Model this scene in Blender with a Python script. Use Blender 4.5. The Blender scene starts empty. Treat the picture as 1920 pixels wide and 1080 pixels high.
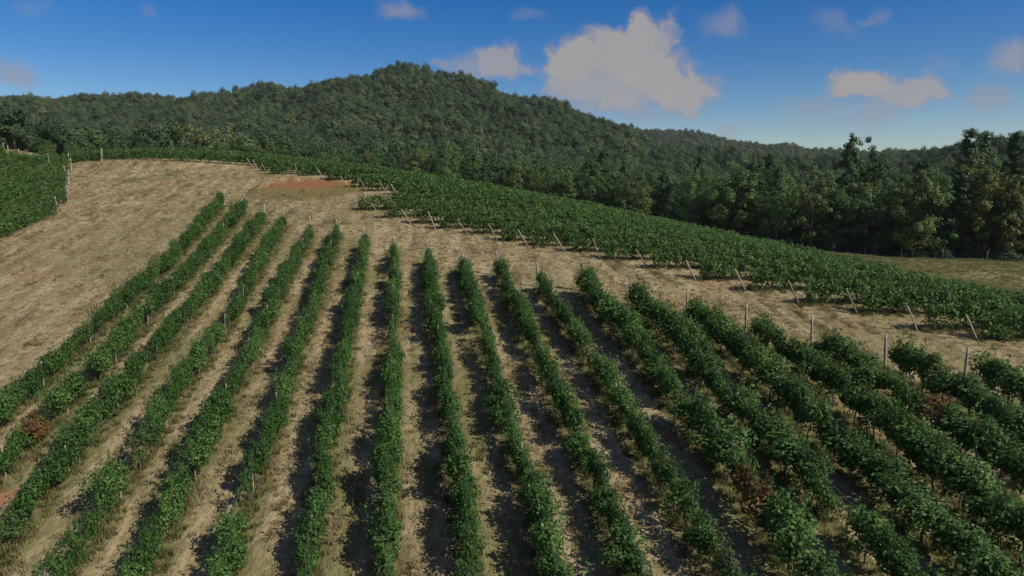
import bpy, math, random
import numpy as np
from mathutils import Vector, Matrix
R = math.radians
rng = np.random.default_rng(7); random.seed(7)
SC = bpy.context.scene; COL = SC.collection

# ------------------------------------------------------------------ camera
F = 1270.0; HY = 335.0                       # focal length and horizon row of the 1920x1080 photograph
PITCH = math.atan((540 - HY) / F)
cam = bpy.data.objects.new('camera', bpy.data.cameras.new('camera')); COL.objects.link(cam)
cam.data.sensor_width = 36; cam.data.lens = 36 * F / 1920
cam.data.clip_start = .5; cam.data.clip_end = 20000
cam.rotation_euler = (R(90) - PITCH, 0, 0); SC.camera = cam

def ray(px, py):
    cx = (px - 960) / F; cy = (540 - py) / F
    return np.array([cx, math.cos(PITCH) + cy * math.sin(PITCH), -math.sin(PITCH) + cy * math.cos(PITCH)])
def at(px, py, depth):                       # point seen at a pixel, at a distance in metres along +Y
    d = ray(px, py); return d * depth / d[1]
def pix(p):
    y = p[1] * math.cos(PITCH) - p[2] * math.sin(PITCH); z = p[1] * math.sin(PITCH) + p[2] * math.cos(PITCH)
    return 960 + F * p[0] / y, 540 - F * z / y

# ------------------------------------------------------------------ light and sky
SC.view_settings.view_transform = 'Standard'; SC.view_settings.look = 'None'
SC.view_settings.exposure = 0.05; SC.view_settings.gamma = 1
SC.cycles.max_bounces = 6; SC.cycles.diffuse_bounces = 3; SC.cycles.transmission_bounces = 3; SC.cycles.glossy_bounces = 2
SC.cycles.use_denoising = True
SUN_EL = R(41); TO_SUN = Vector((.87, -.5, 0)).normalized() * math.cos(SUN_EL) + Vector((0, 0, math.sin(SUN_EL)))
sl = bpy.data.lights.new('sun', 'SUN'); sl.energy = 4.5; sl.angle = R(.5); sl.color = (1, .94, .84)
so = bpy.data.objects.new('sun', sl); COL.objects.link(so); so.rotation_euler = TO_SUN.to_track_quat('Z', 'Y').to_euler()

class NT:                                     # small helper for node trees
    def __init__(s, tree): s.t = tree; s.n = tree.nodes; s.l = tree.links
    def node(s, kind, ins=None, **kw):
        n = s.n.new(kind)
        for k, v in kw.items(): setattr(n, k, v)
        for k, v in (ins or {}).items(): s.put(n.inputs[k], v)
        return n
    def put(s, sock, v):
        if isinstance(v, bpy.types.NodeSocket): s.l.new(v, sock)
        elif isinstance(v, bpy.types.Node): s.l.new(v.outputs[0], sock)
        else: sock.default_value = v
    def math(s, op, a, b=0., c=0., clamp=False): return s.node('ShaderNodeMath', {0: a, 1: b, 2: c}, operation=op, use_clamp=clamp).outputs[0]
    def vec(s, op, a, b=(0, 0, 0)):
        n = s.node('ShaderNodeVectorMath', {0: a}, operation=op)
        if op == 'SCALE': s.put(n.inputs['Scale'], b)
        elif op not in ('LENGTH',): s.put(n.inputs[1], b)
        return n.outputs['Value'] if op in ('LENGTH', 'DOT_PRODUCT') else n.outputs[0]
    def ramp(s, f, stops, interp='LINEAR'):
        n = s.node('ShaderNodeValToRGB', {0: f}); e = n.color_ramp.elements; n.color_ramp.interpolation = interp
        while len(e) < len(stops): e.new(.5)
        for x, (p, c) in zip(e, stops): x.position = p; x.color = (*c, 1)
        return n.outputs[0]
    def mix(s, f, a, b):
        n = s.node('ShaderNodeMix', data_type='RGBA'); s.put(n.inputs[0], f)
        for i, v in ((6, a), (7, b)): s.put(n.inputs[i], (*v, 1) if isinstance(v, tuple) and len(v) == 3 else v)
        return n.outputs[2]
    def smooth(s, x, a, b, lo=0., hi=1.):
        return s.node('ShaderNodeMapRange', {0: x, 1: a, 2: b, 3: lo, 4: hi}, interpolation_type='SMOOTHSTEP').outputs[0]
    def noise(s, v, scale, detail=4., rough=.55):
        return s.node('ShaderNodeTexNoise', {'Vector': v, 'Scale': scale, 'Detail': detail, 'Roughness': rough})

W = bpy.data.worlds.new('World'); SC.world = W; W.use_nodes = True; W.node_tree.nodes.clear()
w = NT(W.node_tree)
sky = w.node('ShaderNodeTexSky', sky_type='NISHITA', sun_disc=False, sun_elevation=SUN_EL, sun_rotation=R(120),
             altitude=300, air_density=1.0, dust_density=.15, ozone_density=4.0)
hsv = w.node('ShaderNodeHueSaturation', {'Hue': .513, 'Saturation': 1.46, 'Value': 1.08, 'Color': sky})
d = w.node('ShaderNodeTexCoord').outputs['Generated']
sep = w.node('ShaderNodeSeparateXYZ', {0: d})
yy = w.math('MAXIMUM', sep.outputs[1], .05)
uv = w.node('ShaderNodeCombineXYZ', {0: w.math('DIVIDE', sep.outputs[0], yy), 1: w.math('DIVIDE', sep.outputs[2], yy)}).outputs[0]
warp = w.noise(uv, 9., 5., .6)
uvw = w.vec('ADD', uv, w.vec('SCALE', w.vec('SUBTRACT', warp.outputs['Color'], (.5, .5, .5)), .085))
fine = w.math('MULTIPLY', w.math('SUBTRACT', w.noise(uvw, 22., 8., .64).outputs[0], .5), 1.45)
CLOUDS = [(1213, 62, 42, 42, 1), (1240, 78, 42, 56, .9), (1150, 104, 96, 52, 1), (1085, 112, 70, 46, 1), (1230, 135, 88, 62, 1), (1150, 160, 130, 56, .9),
          (1275, 172, 66, 42, .95), (1205, 205, 100, 30, .45), (1110, 60, 26, 18, .7), (1330, 186, 30, 20, .3),
          (935, 112, 54, 40, .85), (885, 128, 76, 26, .62), (822, 125, 34, 15, .6), (900, 150, 60, 20, .35), (992, 125, 22, 15, .7),
          (32, 152, 50, 28, .62), (748, 10, 54, 20, .55), (1355, 48, 36, 26, .5), (1605, 165, 74, 34, 1), (1695, 176, 96, 26, .85), (1650, 205, 60, 34, .6),
          (1750, 166, 34, 22, .7), (1535, 208, 76, 30, .4), (1600, 235, 90, 22, .3), (1895, 105, 46, 36, .7), (1868, 172, 56, 24, .6), (1368, 238, 40, 18, .35),
          (1570, 34, 46, 26, .25), (1636, 15, 34, 14, .3), (985, 26, 34, 14, .22), (62, 14, 40, 18, .2), (275, 12, 26, 18, .22), (1770, 120, 34, 16, .15),
          (2150, 90, 130, 60, .9), (-260, 60, 150, 50, .8)]
dens = None
for cx, cy, rx, ry, op in CLOUDS:
    c = ray(cx, cy); u0, v0 = c[0] / c[1], c[2] / c[1]
    L = w.vec('LENGTH', w.vec('MULTIPLY', w.vec('SUBTRACT', uvw, (u0, v0, 0)), (F / rx, F / ry, 0)))
    q = w.smooth(w.math('ADD', w.math('SUBTRACT', 1., L), fine), -.16 if op > .7 else -.25, .34 if op > .7 else .8, 0., op)
    dens = q if dens is None else w.math('MAXIMUM', dens, q)
dens = w.math('MULTIPLY', dens, w.math('GREATER_THAN', sep.outputs[1], .06))
# unseen cloud overhead and behind, added to lift and neutralise the ambient light
dome = w.vec('SCALE', d, w.math('DIVIDE', 1., w.math('MAXIMUM', sep.outputs[2], .08)))
oc = w.smooth(w.noise(dome, 1.1, 6., .6).outputs[0], .46, .60)
high = w.math('MAXIMUM', w.smooth(sep.outputs[1], .10, -.05), w.smooth(w.math('SUBTRACT', sep.outputs[2], w.math('MULTIPLY', yy, .42)), .0, .16))
oc = w.math('MULTIPLY', oc, w.math('MULTIPLY', high, w.smooth(sep.outputs[2], .05, .14)))
dens = w.math('MAXIMUM', dens, oc)
cloudcol = w.mix(w.math('ADD', w.smooth(dens, .35, 1., -.1, .75), w.math('MULTIPLY', fine, .45), clamp=True), (4.0, 3.75, 4.15), (4.95, 4.62, 4.3))
skyc = w.mix(w.math('MULTIPLY', dens, .93), hsv.outputs[0], cloudcol)
bg = w.node('ShaderNodeBackground', {0: skyc, 1: .076})
w.node('ShaderNodeOutputWorld', {0: bg})

# ------------------------------------------------------------------ helpers for things and parts
def tag(o, label=None, cat=None, group=None, kind=None):
    for k, v in (('label', label), ('category', cat), ('group', group), ('kind', kind)):
        if v: o[k] = v
    return o
def empty(name, loc, label, cat, group=None):
    o = bpy.data.objects.new(name, None); COL.objects.link(o); o.location = loc; o.empty_display_size = .3
    return tag(o, label, cat, group)
def part(name, me, parent, loc=(0, 0, 0), rot=(0, 0, 0), scale=(1, 1, 1)):
    o = bpy.data.objects.new(name, me); COL.objects.link(o); o.parent = parent
    o.location = loc; o.rotation_euler = rot; o.scale = scale
    return o
def mesh(name, V, faces, mats, mi=None, smooth=False):
    """faces: int array (n,3) or (n,4)"""
    V = np.asarray(V, float); faces = np.asarray(faces, int); n, k = faces.shape
    me = bpy.data.meshes.new(name)
    me.vertices.add(len(V)); me.vertices.foreach_set('co', V.ravel())
    me.loops.add(n * k); me.loops.foreach_set('vertex_index', faces.ravel())
    me.polygons.add(n); me.polygons.foreach_set('loop_start', np.arange(n) * k)
    try: me.polygons.foreach_set('loop_total', np.full(n, k))
    except Exception: pass
    if mi is not None: me.polygons.foreach_set('material_index', np.asarray(mi, int))
    me.polygons.foreach_set('use_smooth', np.full(n, smooth))
    for m in (mats if isinstance(mats, (list, tuple)) else [mats]): me.materials.append(m)
    me.update(calc_edges=True); return me
def cards(C, N, S, r=None, bend=.12, asp=.78):
    """leaf-like kites at C facing N, size S -> verts, faces"""
    r = r or rng; n = len(C)
    N = N / (np.linalg.norm(N, axis=1, keepdims=True) + 1e-9)
    A = r.normal(size=(n, 3)); T = np.cross(N, A); T /= np.linalg.norm(T, axis=1, keepdims=True) + 1e-9
    B = np.cross(N, T); S = np.asarray(S)[:, None]
    V = np.stack([C - .5 * S * T, C + S * (.5 * asp * B - bend * N + .08 * T), C + .5 * S * T - bend * S * N, C - S * (.5 * asp * B + bend * N - .08 * T)], 1)
    return V.reshape(-1, 3), np.arange(4 * n).reshape(-1, 4)
def tubes(paths, sides=6):
    """paths: list of (points, radii) -> verts, quad faces"""
    V, Fq, o = [], [], 0
    for P, Rr in paths:
        P = np.asarray(P, float); n = len(P)
        D = np.gradient(P, axis=0); D /= np.linalg.norm(D, axis=1, keepdims=True) + 1e-9
        up = np.tile([.31, .95, .05], (n, 1)) if abs(D[0][2]) > .7 else np.tile([0, 0, 1.], (n, 1))
        X = np.cross(D, up); X /= np.linalg.norm(X, axis=1, keepdims=True) + 1e-9; Y = np.cross(X, D)
        a = np.arange(sides) / sides * 2 * math.pi
        ring = P[:, None] + np.asarray(Rr)[:, None, None] * (np.cos(a)[None, :, None] * X[:, None] + np.sin(a)[None, :, None] * Y[:, None])
        V.append(ring.reshape(-1, 3))
        for i in range(n - 1):
            for j in range(sides):
                k = (j + 1) % sides
                Fq.append((o + i * sides + j, o + i * sides + k, o + (i + 1) * sides + k, o + (i + 1) * sides + j))
        V.append(P[-1:]); tip = o + n * sides                 # end cap as a small cone
        for j in range(0, sides): Fq.append((o + (n - 1) * sides + j, o + (n - 1) * sides + (j + 1) % sides, tip, tip))
        o += n * sides + 1
    Fq = np.array(Fq); return np.concatenate(V), Fq
def tube_mesh(name, paths, mat, sides=6):
    V, Fq = tubes(paths, sides)
    me = bpy.data.meshes.new(name)
    me.from_pydata(V.tolist(), [], [tuple(dict.fromkeys(f)) for f in Fq.tolist()])
    me.materials.append(mat); me.polygons.foreach_set('use_smooth', [True] * len(me.polygons)); me.update(); return me

# ------------------------------------------------------------------ materials
def material(name):
    m = bpy.data.materials.new(name); m.use_nodes = True; m.node_tree.nodes.clear(); return m, NT(m.node_tree)
def leaf_mat(name, stops, trans=.3, rough=.55, objvar=.35, spec=.3, patches=None, stand=False, field=False):
    m, t = material(name)
    isl = t.node('ShaderNodeNewGeometry').outputs['Random Per Island']
    ob = t.node('ShaderNodeObjectInfo').outputs['Random']
    f = t.math('ADD', t.math('MULTIPLY', isl, 1 - objvar), t.math('MULTIPLY', ob, objvar))
    if stand:                                                 # stands of different species
        loc = t.node('ShaderNodeObjectInfo').outputs['Location']
        st = t.noise(loc, .011, 4., .6); f = t.math('ADD', f, t.math('MULTIPLY', t.math('SUBTRACT', st.outputs[0], .5), 1.1), clamp=True)
    c = t.ramp(f, stops)
    if stand:
        st2 = t.noise(t.vec('ADD', loc, (300, 90, 0)), .014, 3., .6)
        c = t.mix(t.smooth(st2.outputs[0], .58, .70, 0., .5), c, (.105, .090, .042))
        c = t.mix(t.smooth(st2.outputs[0], .32, .42, .5, 0.), c, (.040, .075, .050))
    if field:                                                 # greener and browner patches of the same grass
        pos = t.node('ShaderNodeNewGeometry').outputs['Position']
        c = t.mix(t.smooth(t.noise(pos, .13, 5., .6).outputs[0], .47, .62, 0., .62), c, (.17, .18, .066))
        c = t.mix(t.smooth(t.noise(t.vec('ADD', pos, (70, 30, 0)), .21, 5., .6).outputs[0], .52, .66, 0., .6), c, (.22, .145, .08))
        c = t.mix(t.smooth(t.noise(t.vec('ADD', pos, (20, 90, 0)), .35, 5., .65).outputs[0], .50, .64, 0., .45), c, (.50, .42, .26))
        sp_ = t.node('ShaderNodeSeparateXYZ', {0: pos})
        c = t.mix(t.math('MULTIPLY', t.smooth(sp_.outputs[0], 34., 46.), t.smooth(sp_.outputs[1], 60., 70., 0., .6)), c, (.13, .145, .05))      # greener meadow
    if patches:                                               # autumn tint on some individuals
        c = t.mix(t.math('MULTIPLY', t.math('GREATER_THAN', ob, patches[0]), .75), c, patches[1])
    p = t.node('ShaderNodeBsdfPrincipled', {'Base Color': c, 'Roughness': rough, 'Specular IOR Level': spec})
    tr = t.node('ShaderNodeBsdfTranslucent', {0: t.mix(.35, c, (.09, .18, .025))})
    mx = t.node('ShaderNodeMixShader', {0: trans, 1: p, 2: tr}); t.node('ShaderNodeOutputMaterial', {0: mx}); return m
def wood_mat(name, a, b, scale=6.):
    m, t = material(name)
    co = t.node('ShaderNodeTexCoord').outputs['Object']
    n = t.noise(t.vec('MULTIPLY', co, (6, 6, 1)), scale, 5.)
    c = t.ramp(n.outputs[0], [(.35, a), (.65, b)])
    bp = t.node('ShaderNodeBump', {'Height': n.outputs[0], 'Strength': .4, 'Distance': .02})
    p = t.node('ShaderNodeBsdfPrincipled', {'Base Color': c, 'Roughness': .85, 'Specular IOR Level': .2, 'Normal': bp})
    t.node('ShaderNodeOutputMaterial', {0: p}); return m
M = {}
M['vine'] = leaf_mat('vine_leaf', [(0, (.022, .052, .013)), (.38, (.046, .108, .024)), (.70, (.086, .175, .038)), (.9, (.15, .25, .065)), (1, (.21, .30, .10))], .33, spec=.2)
M['vine_pale'] = leaf_mat('vine_leaf_pale', [(0, (.05, .075, .022)), (.5, (.10, .13, .04)), (1, (.17, .18, .06))], .25)
M['vine_red'] = leaf_mat('vine_leaf_red', [(0, (.07, .022, .014)), (.5, (.16, .055, .025)), (.8, (.20, .12, .03)), (1, (.09, .12, .03))], .25)
M['vine_far'] = leaf_mat('vine_leaf_far', [(0, (.045, .095, .022)), (.45, (.085, .165, .040)), (.8, (.12, .215, .055)), (1, (.17, .26, .085))], .35, objvar=.1, spec=.2)
M['tree'] = leaf_mat('tree_leaf', [(0, (.036, .078, .028)), (.3, (.066, .135, .042)), (.65, (.10, .188, .054)), (1, (.18, .23, .07))], .3, objvar=.62, spec=.2)
M['tree_yellow'] = leaf_mat('tree_leaf_yellow', [(0, (.070, .100, .022)), (.5, (.125, .160, .036)), (1, (.19, .195, .05))], .3, objvar=.4)
M['pine'] = leaf_mat('pine_needle', [(0, (.028, .062, .024)), (.5, (.050, .100, .036)), (1, (.09, .14, .045))], .18, objvar=.4)
M['hill'] = leaf_mat('hill_leaf', [(0, (.026, .054, .026)), (.35, (.050, .088, .034)), (.65, (.074, .122, .042)), (.88, (.118, .160, .056)), (1, (.165, .165, .068))], .15, objvar=.75, spec=.15, stand=True)
M['bark'] = wood_mat('bark', (.07, .06, .05), (.17, .15, .125), 3.)
M['vinewood'] = wood_mat('vine_wood', (.06, .05, .04), (.17, .145, .12), 8.)
M['post'] = wood_mat('post_wood', (.22, .185, .135), (.44, .38, .29), 4.)
M['post_mid'] = wood_mat('post_wood_mid', (.14, .12, .09), (.30, .26, .195), 4.)
M['post_dark'] = wood_mat('post_wood_dark', (.07, .06, .05), (.16, .135, .105), 4.)
M['fence_post'] = wood_mat('fence_post_wood', (.16, .15, .12), (.28, .25, .2), 4.)
m, t = material('wire_metal'); t.node('ShaderNodeOutputMaterial', {0: t.node('ShaderNodeBsdfPrincipled', {'Base Color': (.3, .3, .29, 1), 'Metallic': .8, 'Roughness': .5})}); M['wire'] = m

# ------------------------------------------------------------------ terrain
TH = .1581; CT, ST = math.cos(TH), math.sin(TH); SP = 3.0; K0 = -8.30        # row direction (-ST, CT), row spacing
def plane(x, y): return -19.07 + .0135 * x + .1805 * y                          # slope of the near vineyard
def uv2xy(u, v): return u * CT - v * ST, u * ST + v * CT
def hit_plane(px, py, lift=0.):
    d = ray(px, py); k = (-19.07 + lift) / (d[2] - .0135 * d[0] - .1805 * d[1]); return d * k
LANE = [(31, 44), (28, 45.7), (25.5, 49.1), (22, 51), (19, 54.3), (15.7, 57.3), (12.2, 60.4), (8.3, 63.2), (5.2, 65.8), (1.6, 68.2), (-1.5, 70.2), (-4.75, 72.7),
        (-8.5, 75.4), (-11.6, 77.8), (-15.7, 81.2), (-19.7, 85.5), (-15.2, 89), (-15.2, 92), (-17.4, 95), (-21, 98.5), (-24.2, 101.7), (-29, 106), (-34, 109.5),
        (-40, 112.5), (-42.5, 115.5), (-44.5, 118.5), (-47, 121.5), (-50, 124.5), (-53, 127.5), (-57, 131), (-62, 134)]
CP = []
_lx = np.array([p[0] for p in LANE])[::-1]; _ly = np.array([p[1] for p in LANE])[::-1]
def lane_y(x): return np.interp(x, [-62, -40, -20, -15.7, 1.6, 15.7, 31, 60], [120, 113, 86, 81, 68, 57, 44, 22])
for x in np.arange(-119, 46, 7.):
    for y in np.arange(-25, 151, 7.):
        if y < lane_y(x) + 1 + 40 * (x < -.72 * y) and (y < 119 or x < -.72 * y): CP.append((x, y, plane(x, y)))
for x, y in LANE[:24]: CP.append((x, y, plane(x, y)))
def cp(px, py, dep, low=0.): p = at(px, py, dep); CP.append((p[0], p[1], p[2] - low))
for px, py, dep in ((1920, 560, 75), (1640, 490, 100), (1490, 459, 108), (1340, 430, 115), (1215, 406, 120), (1100, 383, 125), (1000, 366, 130), (900, 350, 135), (770, 335, 140), (640, 320, 145), (500, 312, 150)): cp(px, py, dep, 1.75)
for px, py, dep in ((190, 306, 121), (300, 309, 120), (400, 313, 119)): cp(px, py, dep)
for px, py, dep, low in ((1800, 520, 95, 0), (1920, 500, 112, 0), (1920, 490, 122, 0), (1760, 485, 127, 0), (1600, 477, 140, 0), (1450, 455, 155, 0), (1315, 436, 172, 0), (1100, 390, 220, 2), (900, 352, 255, 3),
        (640, 320, 255, 3), (480, 308, 240, 2), (190, 298, 230, 2), (0, 285, 200, 2),
        (1920, 480, 180, 4), (1600, 440, 220, 6), (2400, 500, 140, 0), (3200, 520, 160, 0),
        (740, 272, 400, 16), (740, 200, 650, 15), (740, 130, 900, 13), (860, 143, 900, 13), (940, 168, 900, 13), (1050, 203, 850, 13), (1150, 235, 850, 13), (1250, 288, 840, 13), (1340, 312, 800, 14),
        (640, 148, 920, 13), (600, 160, 950, 13), (680, 134, 905, 13), (800, 133, 900, 13), (500, 172, 1050, 13), (400, 180, 1050, 13), (250, 187, 1080, 13), (100, 190, 1100, 13), (0, 190, 1100, 13), (-300, 196, 1100, 13), (-700, 200, 1100, 13),
        (400, 250, 500, 16), (100, 250, 450, 16), (100, 215, 750, 15), (400, 212, 750, 15), (-300, 250, 450, 16), (560, 215, 640, 15), (560, 260, 450, 16),
        (1050, 268, 500, 17), (920, 265, 440, 16), (920, 215, 660, 15), (1200, 294, 480, 18), (1400, 318, 480, 20), (1560, 314, 450, 20), (1700, 304, 450, 19), (1900, 254, 450, 16), (2200, 240, 450, 16), (2600, 230, 500, 16), (1800, 300, 300, 18),
        (1180, 243, 1900, 12), (1300, 253, 1900, 12), (1370, 268, 1900, 12), (1430, 288, 1900, 12), (1050, 240, 1950, 12), (1600, 305, 1900, 12), (900, 245, 2000, 12), (1250, 300, 1350, 0), (1000, 290, 1350, 0), (1450, 325, 1200, 0), (740, 240, 1400, 0), (1700, 310, 1100, 0), (2100, 300, 1100, 0),
        (1250, 320, 2600, 0), (500, 320, 2200, 0), (-200, 320, 2200, 0), (2200, 325, 2600, 0), (900, 330, 5000, 0), (-1500, 330, 5000, 0), (3500, 330, 5000, 0)): cp(px, py, dep, low)
for x, y, z in ((0, -120, -30), (-150, -100, -26), (150, -100, -34), (70, 0, -21), (110, 40, -17.5), (140, 80, -15.5), (-150, 20, -15), (-160, 100, 3), (-150, 150, 6), (0, -600, -60), (600, -300, -45), (-600, -300, -40), (700, 100, 10), (-600, 200, 40),
                (0, -4000, -60), (4000, 0, 0), (-4000, 0, 20), (-86, 142, 1.5), (-97, 160, 1.5), (-102, 180, 0), (-80, 160, .5), (-122, 176, 3.5), (-70, 142, .5), (1000, 1200, 30), (-1500, 1000, 100)): CP.append((x, y, z))
CP = np.array(CP); CPN = CP[:, :2]; _c = 10.
_d = np.sqrt(((CPN[:, None] - CPN[None]) ** 2).sum(-1) + _c * _c)
_n = len(CP); _A = np.zeros((_n + 3, _n + 3)); _A[:_n, :_n] = -_d + np.eye(_n) * .0
_A[:_n, :_n] -= np.eye(_n) * .02; _P = np.c_[np.ones(_n), CPN / 1000]; _A[:_n, _n:] = _P; _A[_n:, :_n] = _P.T
_w = np.linalg.solve(_A, np.r_[CP[:, 2], 0, 0, 0])
def H(x, y):
    x = np.atleast_1d(np.asarray(x, float)); y = np.atleast_1d(np.asarray(y, float)); out = np.empty(x.shape)
    xf, yf, of = x.ravel(), y.ravel(), out.ravel()
    for i in range(0, len(xf), 4000):
        X = np.c_[xf[i:i + 4000], yf[i:i + 4000]]
        D = np.sqrt(((X[:, None] - CPN[None]) ** 2).sum(-1) + _c * _c)
        of[i:i + 4000] = -D @ _w[:_n] + np.c_[np.ones(len(X)), X / 1000] @ _w[_n:]
    z = of.reshape(x.shape)
    b = np.exp(-(((x + 29) / 8) ** 2 + ((y - 98.5) / 5.5) ** 2))              # shallow dug hollow with red soil
    z = z - .55 * b + .45 * np.exp(-(((x + 31) / 9) ** 2 + ((y - 108) / 2.5) ** 2))
    hill = np.clip((y - 320) / 200, 0, 1); z = z + hill * (3.2 * np.sin(x * .031 + 1.1 * np.sin(y * .013)) + 3.5 * np.sin(x * .071 + y * .02) + 3. * np.sin(y * .045 + x * .018))
    near = np.exp(-(x * x + y * y) / 150 ** 2)
    z = z + near * (.09 * np.sin(x * .31 + 1.3 * np.sin(y * .17)) * np.sin(y * .23 + x * .05) + .05 * np.sin(x * .9 + y * .6) * np.sin(y * .7))
    return z
def H1(x, y): return float(H(x, y)[0])

HAZE = .00006
NG = 340
s = np.linspace(-1, 1, NG)
gx = np.sign(s) * (60 * np.abs(s) * 1.6 + 2900 * np.abs(s) ** 6); gy = 70 + np.sign(s) * (75 * np.abs(s) * 1.6 + 2900 * np.abs(s) ** 6)
GX, GY = np.meshgrid(gx, gy); GZ = H(GX, GY)
idx = np.arange(NG * NG).reshape(NG, NG)
gf = np.stack([idx[:-1, :-1], idx[:-1, 1:], idx[1:, 1:], idx[1:, :-1]], -1).reshape(-1, 4)
m, t = material('field_ground'); M['ground'] = m
P = t.node('ShaderNodeNewGeometry').outputs['Position']
sp = t.node('ShaderNodeSeparateXYZ', {0: P}); px_, py_ = sp.outputs[0], sp.outputs[1]
u_ = t.math('ADD', t.math('MULTIPLY', px_, CT), t.math('MULTIPLY', py_, ST)); v_ = t.math('SUBTRACT', t.math('MULTIPLY', py_, CT), t.math('MULTIPLY', px_, ST))
rot = t.node('ShaderNodeCombineXYZ', {0: u_, 1: v_}).outputs[0]
n1 = t.noise(t.vec('MULTIPLY', rot, (1., .32, 1)), .55, 6., .62).outputs[0]
n2 = t.noise(t.vec('MULTIPLY', rot, (1.0, .55, 1)), 2.6, 6., .65).outputs[0]
n3 = t.noise(P, .045, 4., .5).outputs[0]
n4 = t.noise(t.vec('MULTIPLY', rot, (1., .5, 1)), 11., 5., .7).outputs[0]
n5 = t.noise(P, .16, 4., .55).outputs[0]
straw = t.ramp(t.math('ADD', t.math('MULTIPLY', n1, .5), t.math('MULTIPLY', n2, .5)), [(.37, (.17, .125, .062)), (.46, (.31, .245, .128)), (.53, (.42, .34, .19)), (.63, (.53, .44, .265))])
straw = t.mix(t.smooth(n4, .38, .62, .45, 0.), straw, (.12, .085, .042))
straw = t.mix(t.smooth(n3, .46, .62, 0., .5), straw, (.21, .19, .08))                     # greener patches of grass
straw = t.mix(t.smooth(n5, .56, .70, 0., .5), straw, (.29, .155, .085))                      # bare reddish earth showing through
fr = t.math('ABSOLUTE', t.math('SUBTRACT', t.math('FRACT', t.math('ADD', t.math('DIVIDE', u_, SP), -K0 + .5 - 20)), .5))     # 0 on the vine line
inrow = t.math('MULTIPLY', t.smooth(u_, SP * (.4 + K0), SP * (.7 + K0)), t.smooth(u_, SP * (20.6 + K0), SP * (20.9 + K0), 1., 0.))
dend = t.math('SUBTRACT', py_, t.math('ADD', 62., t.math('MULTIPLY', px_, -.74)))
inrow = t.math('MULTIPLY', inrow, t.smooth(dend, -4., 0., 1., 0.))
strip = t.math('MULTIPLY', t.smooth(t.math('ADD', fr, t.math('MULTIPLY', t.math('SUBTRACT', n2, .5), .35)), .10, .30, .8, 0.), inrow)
trk = t.math('MULTIPLY', t.smooth(t.math('ABSOLUTE', t.math('SUBTRACT', t.math('ADD', fr, t.math('MULTIPLY', t.math('SUBTRACT', n1, .5), .1)), .33)), .02, .07, .4, 0.), inrow)      # wheel tracks
straw = t.mix(trk, straw, (.40, .31, .185))
mow = t.smooth(t.math('SINE', t.math('MULTIPLY', t.math('ADD', u_, t.math('MULTIPLY', n3, 9.)), 2.7)), -.2, .7, 0., .32)                  # lines left by the mower
straw = t.mix(t.math('MULTIPLY', mow, t.math('SUBTRACT', 1., inrow)), straw, (.17, .125, .062))
alley = t.math('MULTIPLY', t.smooth(t.noise(t.vec('MULTIPLY', rot, (1., .22, 1)), .42, 4., .55).outputs[0], .44, .60), inrow)
straw = t.mix(t.math('MULTIPLY', alley, .75), straw, (.165, .165, .060))
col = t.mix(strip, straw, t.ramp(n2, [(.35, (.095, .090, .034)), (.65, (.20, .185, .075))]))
red = t.vec('LENGTH', t.vec('MULTIPLY', t.vec('SUBTRACT', P, (-30.0, 99.5, 0)), (1 / 9.5, 1 / 7.2, 0)))
red = t.math('ADD', red, t.math('MULTIPLY', t.math('SUBTRACT', n1, .5), .8))
col = t.mix(t.smooth(red, .8, 1.02, .85, 0.), col, t.ramp(n2, [(.4, (.115, .090, .026)), (.65, (.20, .16, .05))]))
redn = t.math('ADD', t.vec('LENGTH', t.vec('MULTIPLY', t.vec('SUBTRACT', P, (-31.5, 104.0, 0)), (1 / 8., 1 / 3.4, 0))), t.math('MULTIPLY', t.math('SUBTRACT', n2, .5), 4.5))
col = t.mix(t.smooth(redn, .55, .9, .85, 0.), col, t.ramp(n4, [(.36, (.15, .085, .034)), (.5, (.26, .10, .045)), (.66, (.36, .145, .065))]))
soil = t.math('ADD', t.vec('LENGTH', t.vec('MULTIPLY', t.vec('SUBTRACT', P, (*at(4, 1000, 27.5)[:2], 0)), (1 / 1.6, 1 / 2.2, 0))), t.math('MULTIPLY', t.math('SUBTRACT', n2, .5), .9))
col = t.mix(t.smooth(soil, .75, 1.05, .9, 0.), col, (.34, .165, .095))
mead = t.math('MULTIPLY', t.smooth(px_, 34., 48.), t.smooth(py_, 60., 72.))                     # grazed meadow behind the far block
col = t.mix(mead, col, t.ramp(n3, [(.40, (.075, .090, .03)), (.52, (.14, .130, .048)), (.62, (.22, .19, .085))]))
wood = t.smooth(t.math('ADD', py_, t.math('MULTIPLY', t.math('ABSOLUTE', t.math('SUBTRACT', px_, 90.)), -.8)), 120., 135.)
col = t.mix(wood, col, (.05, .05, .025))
bh = t.math('ADD', t.math('MULTIPLY', n4, .06), t.math('MULTIPLY', n2, .22))
bp = t.node('ShaderNodeBump', {'Height': bh, 'Strength': .9, 'Distance': 1.})
p = t.node('ShaderNodeBsdfPrincipled', {'Base Color': col, 'Roughness': .95, 'Specular IOR Level': .1, 'Normal': bp}); t.node('ShaderNodeOutputMaterial', {0: p})
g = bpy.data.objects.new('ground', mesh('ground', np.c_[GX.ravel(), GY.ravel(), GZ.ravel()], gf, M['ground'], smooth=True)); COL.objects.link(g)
tag(g, kind='structure')

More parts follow.
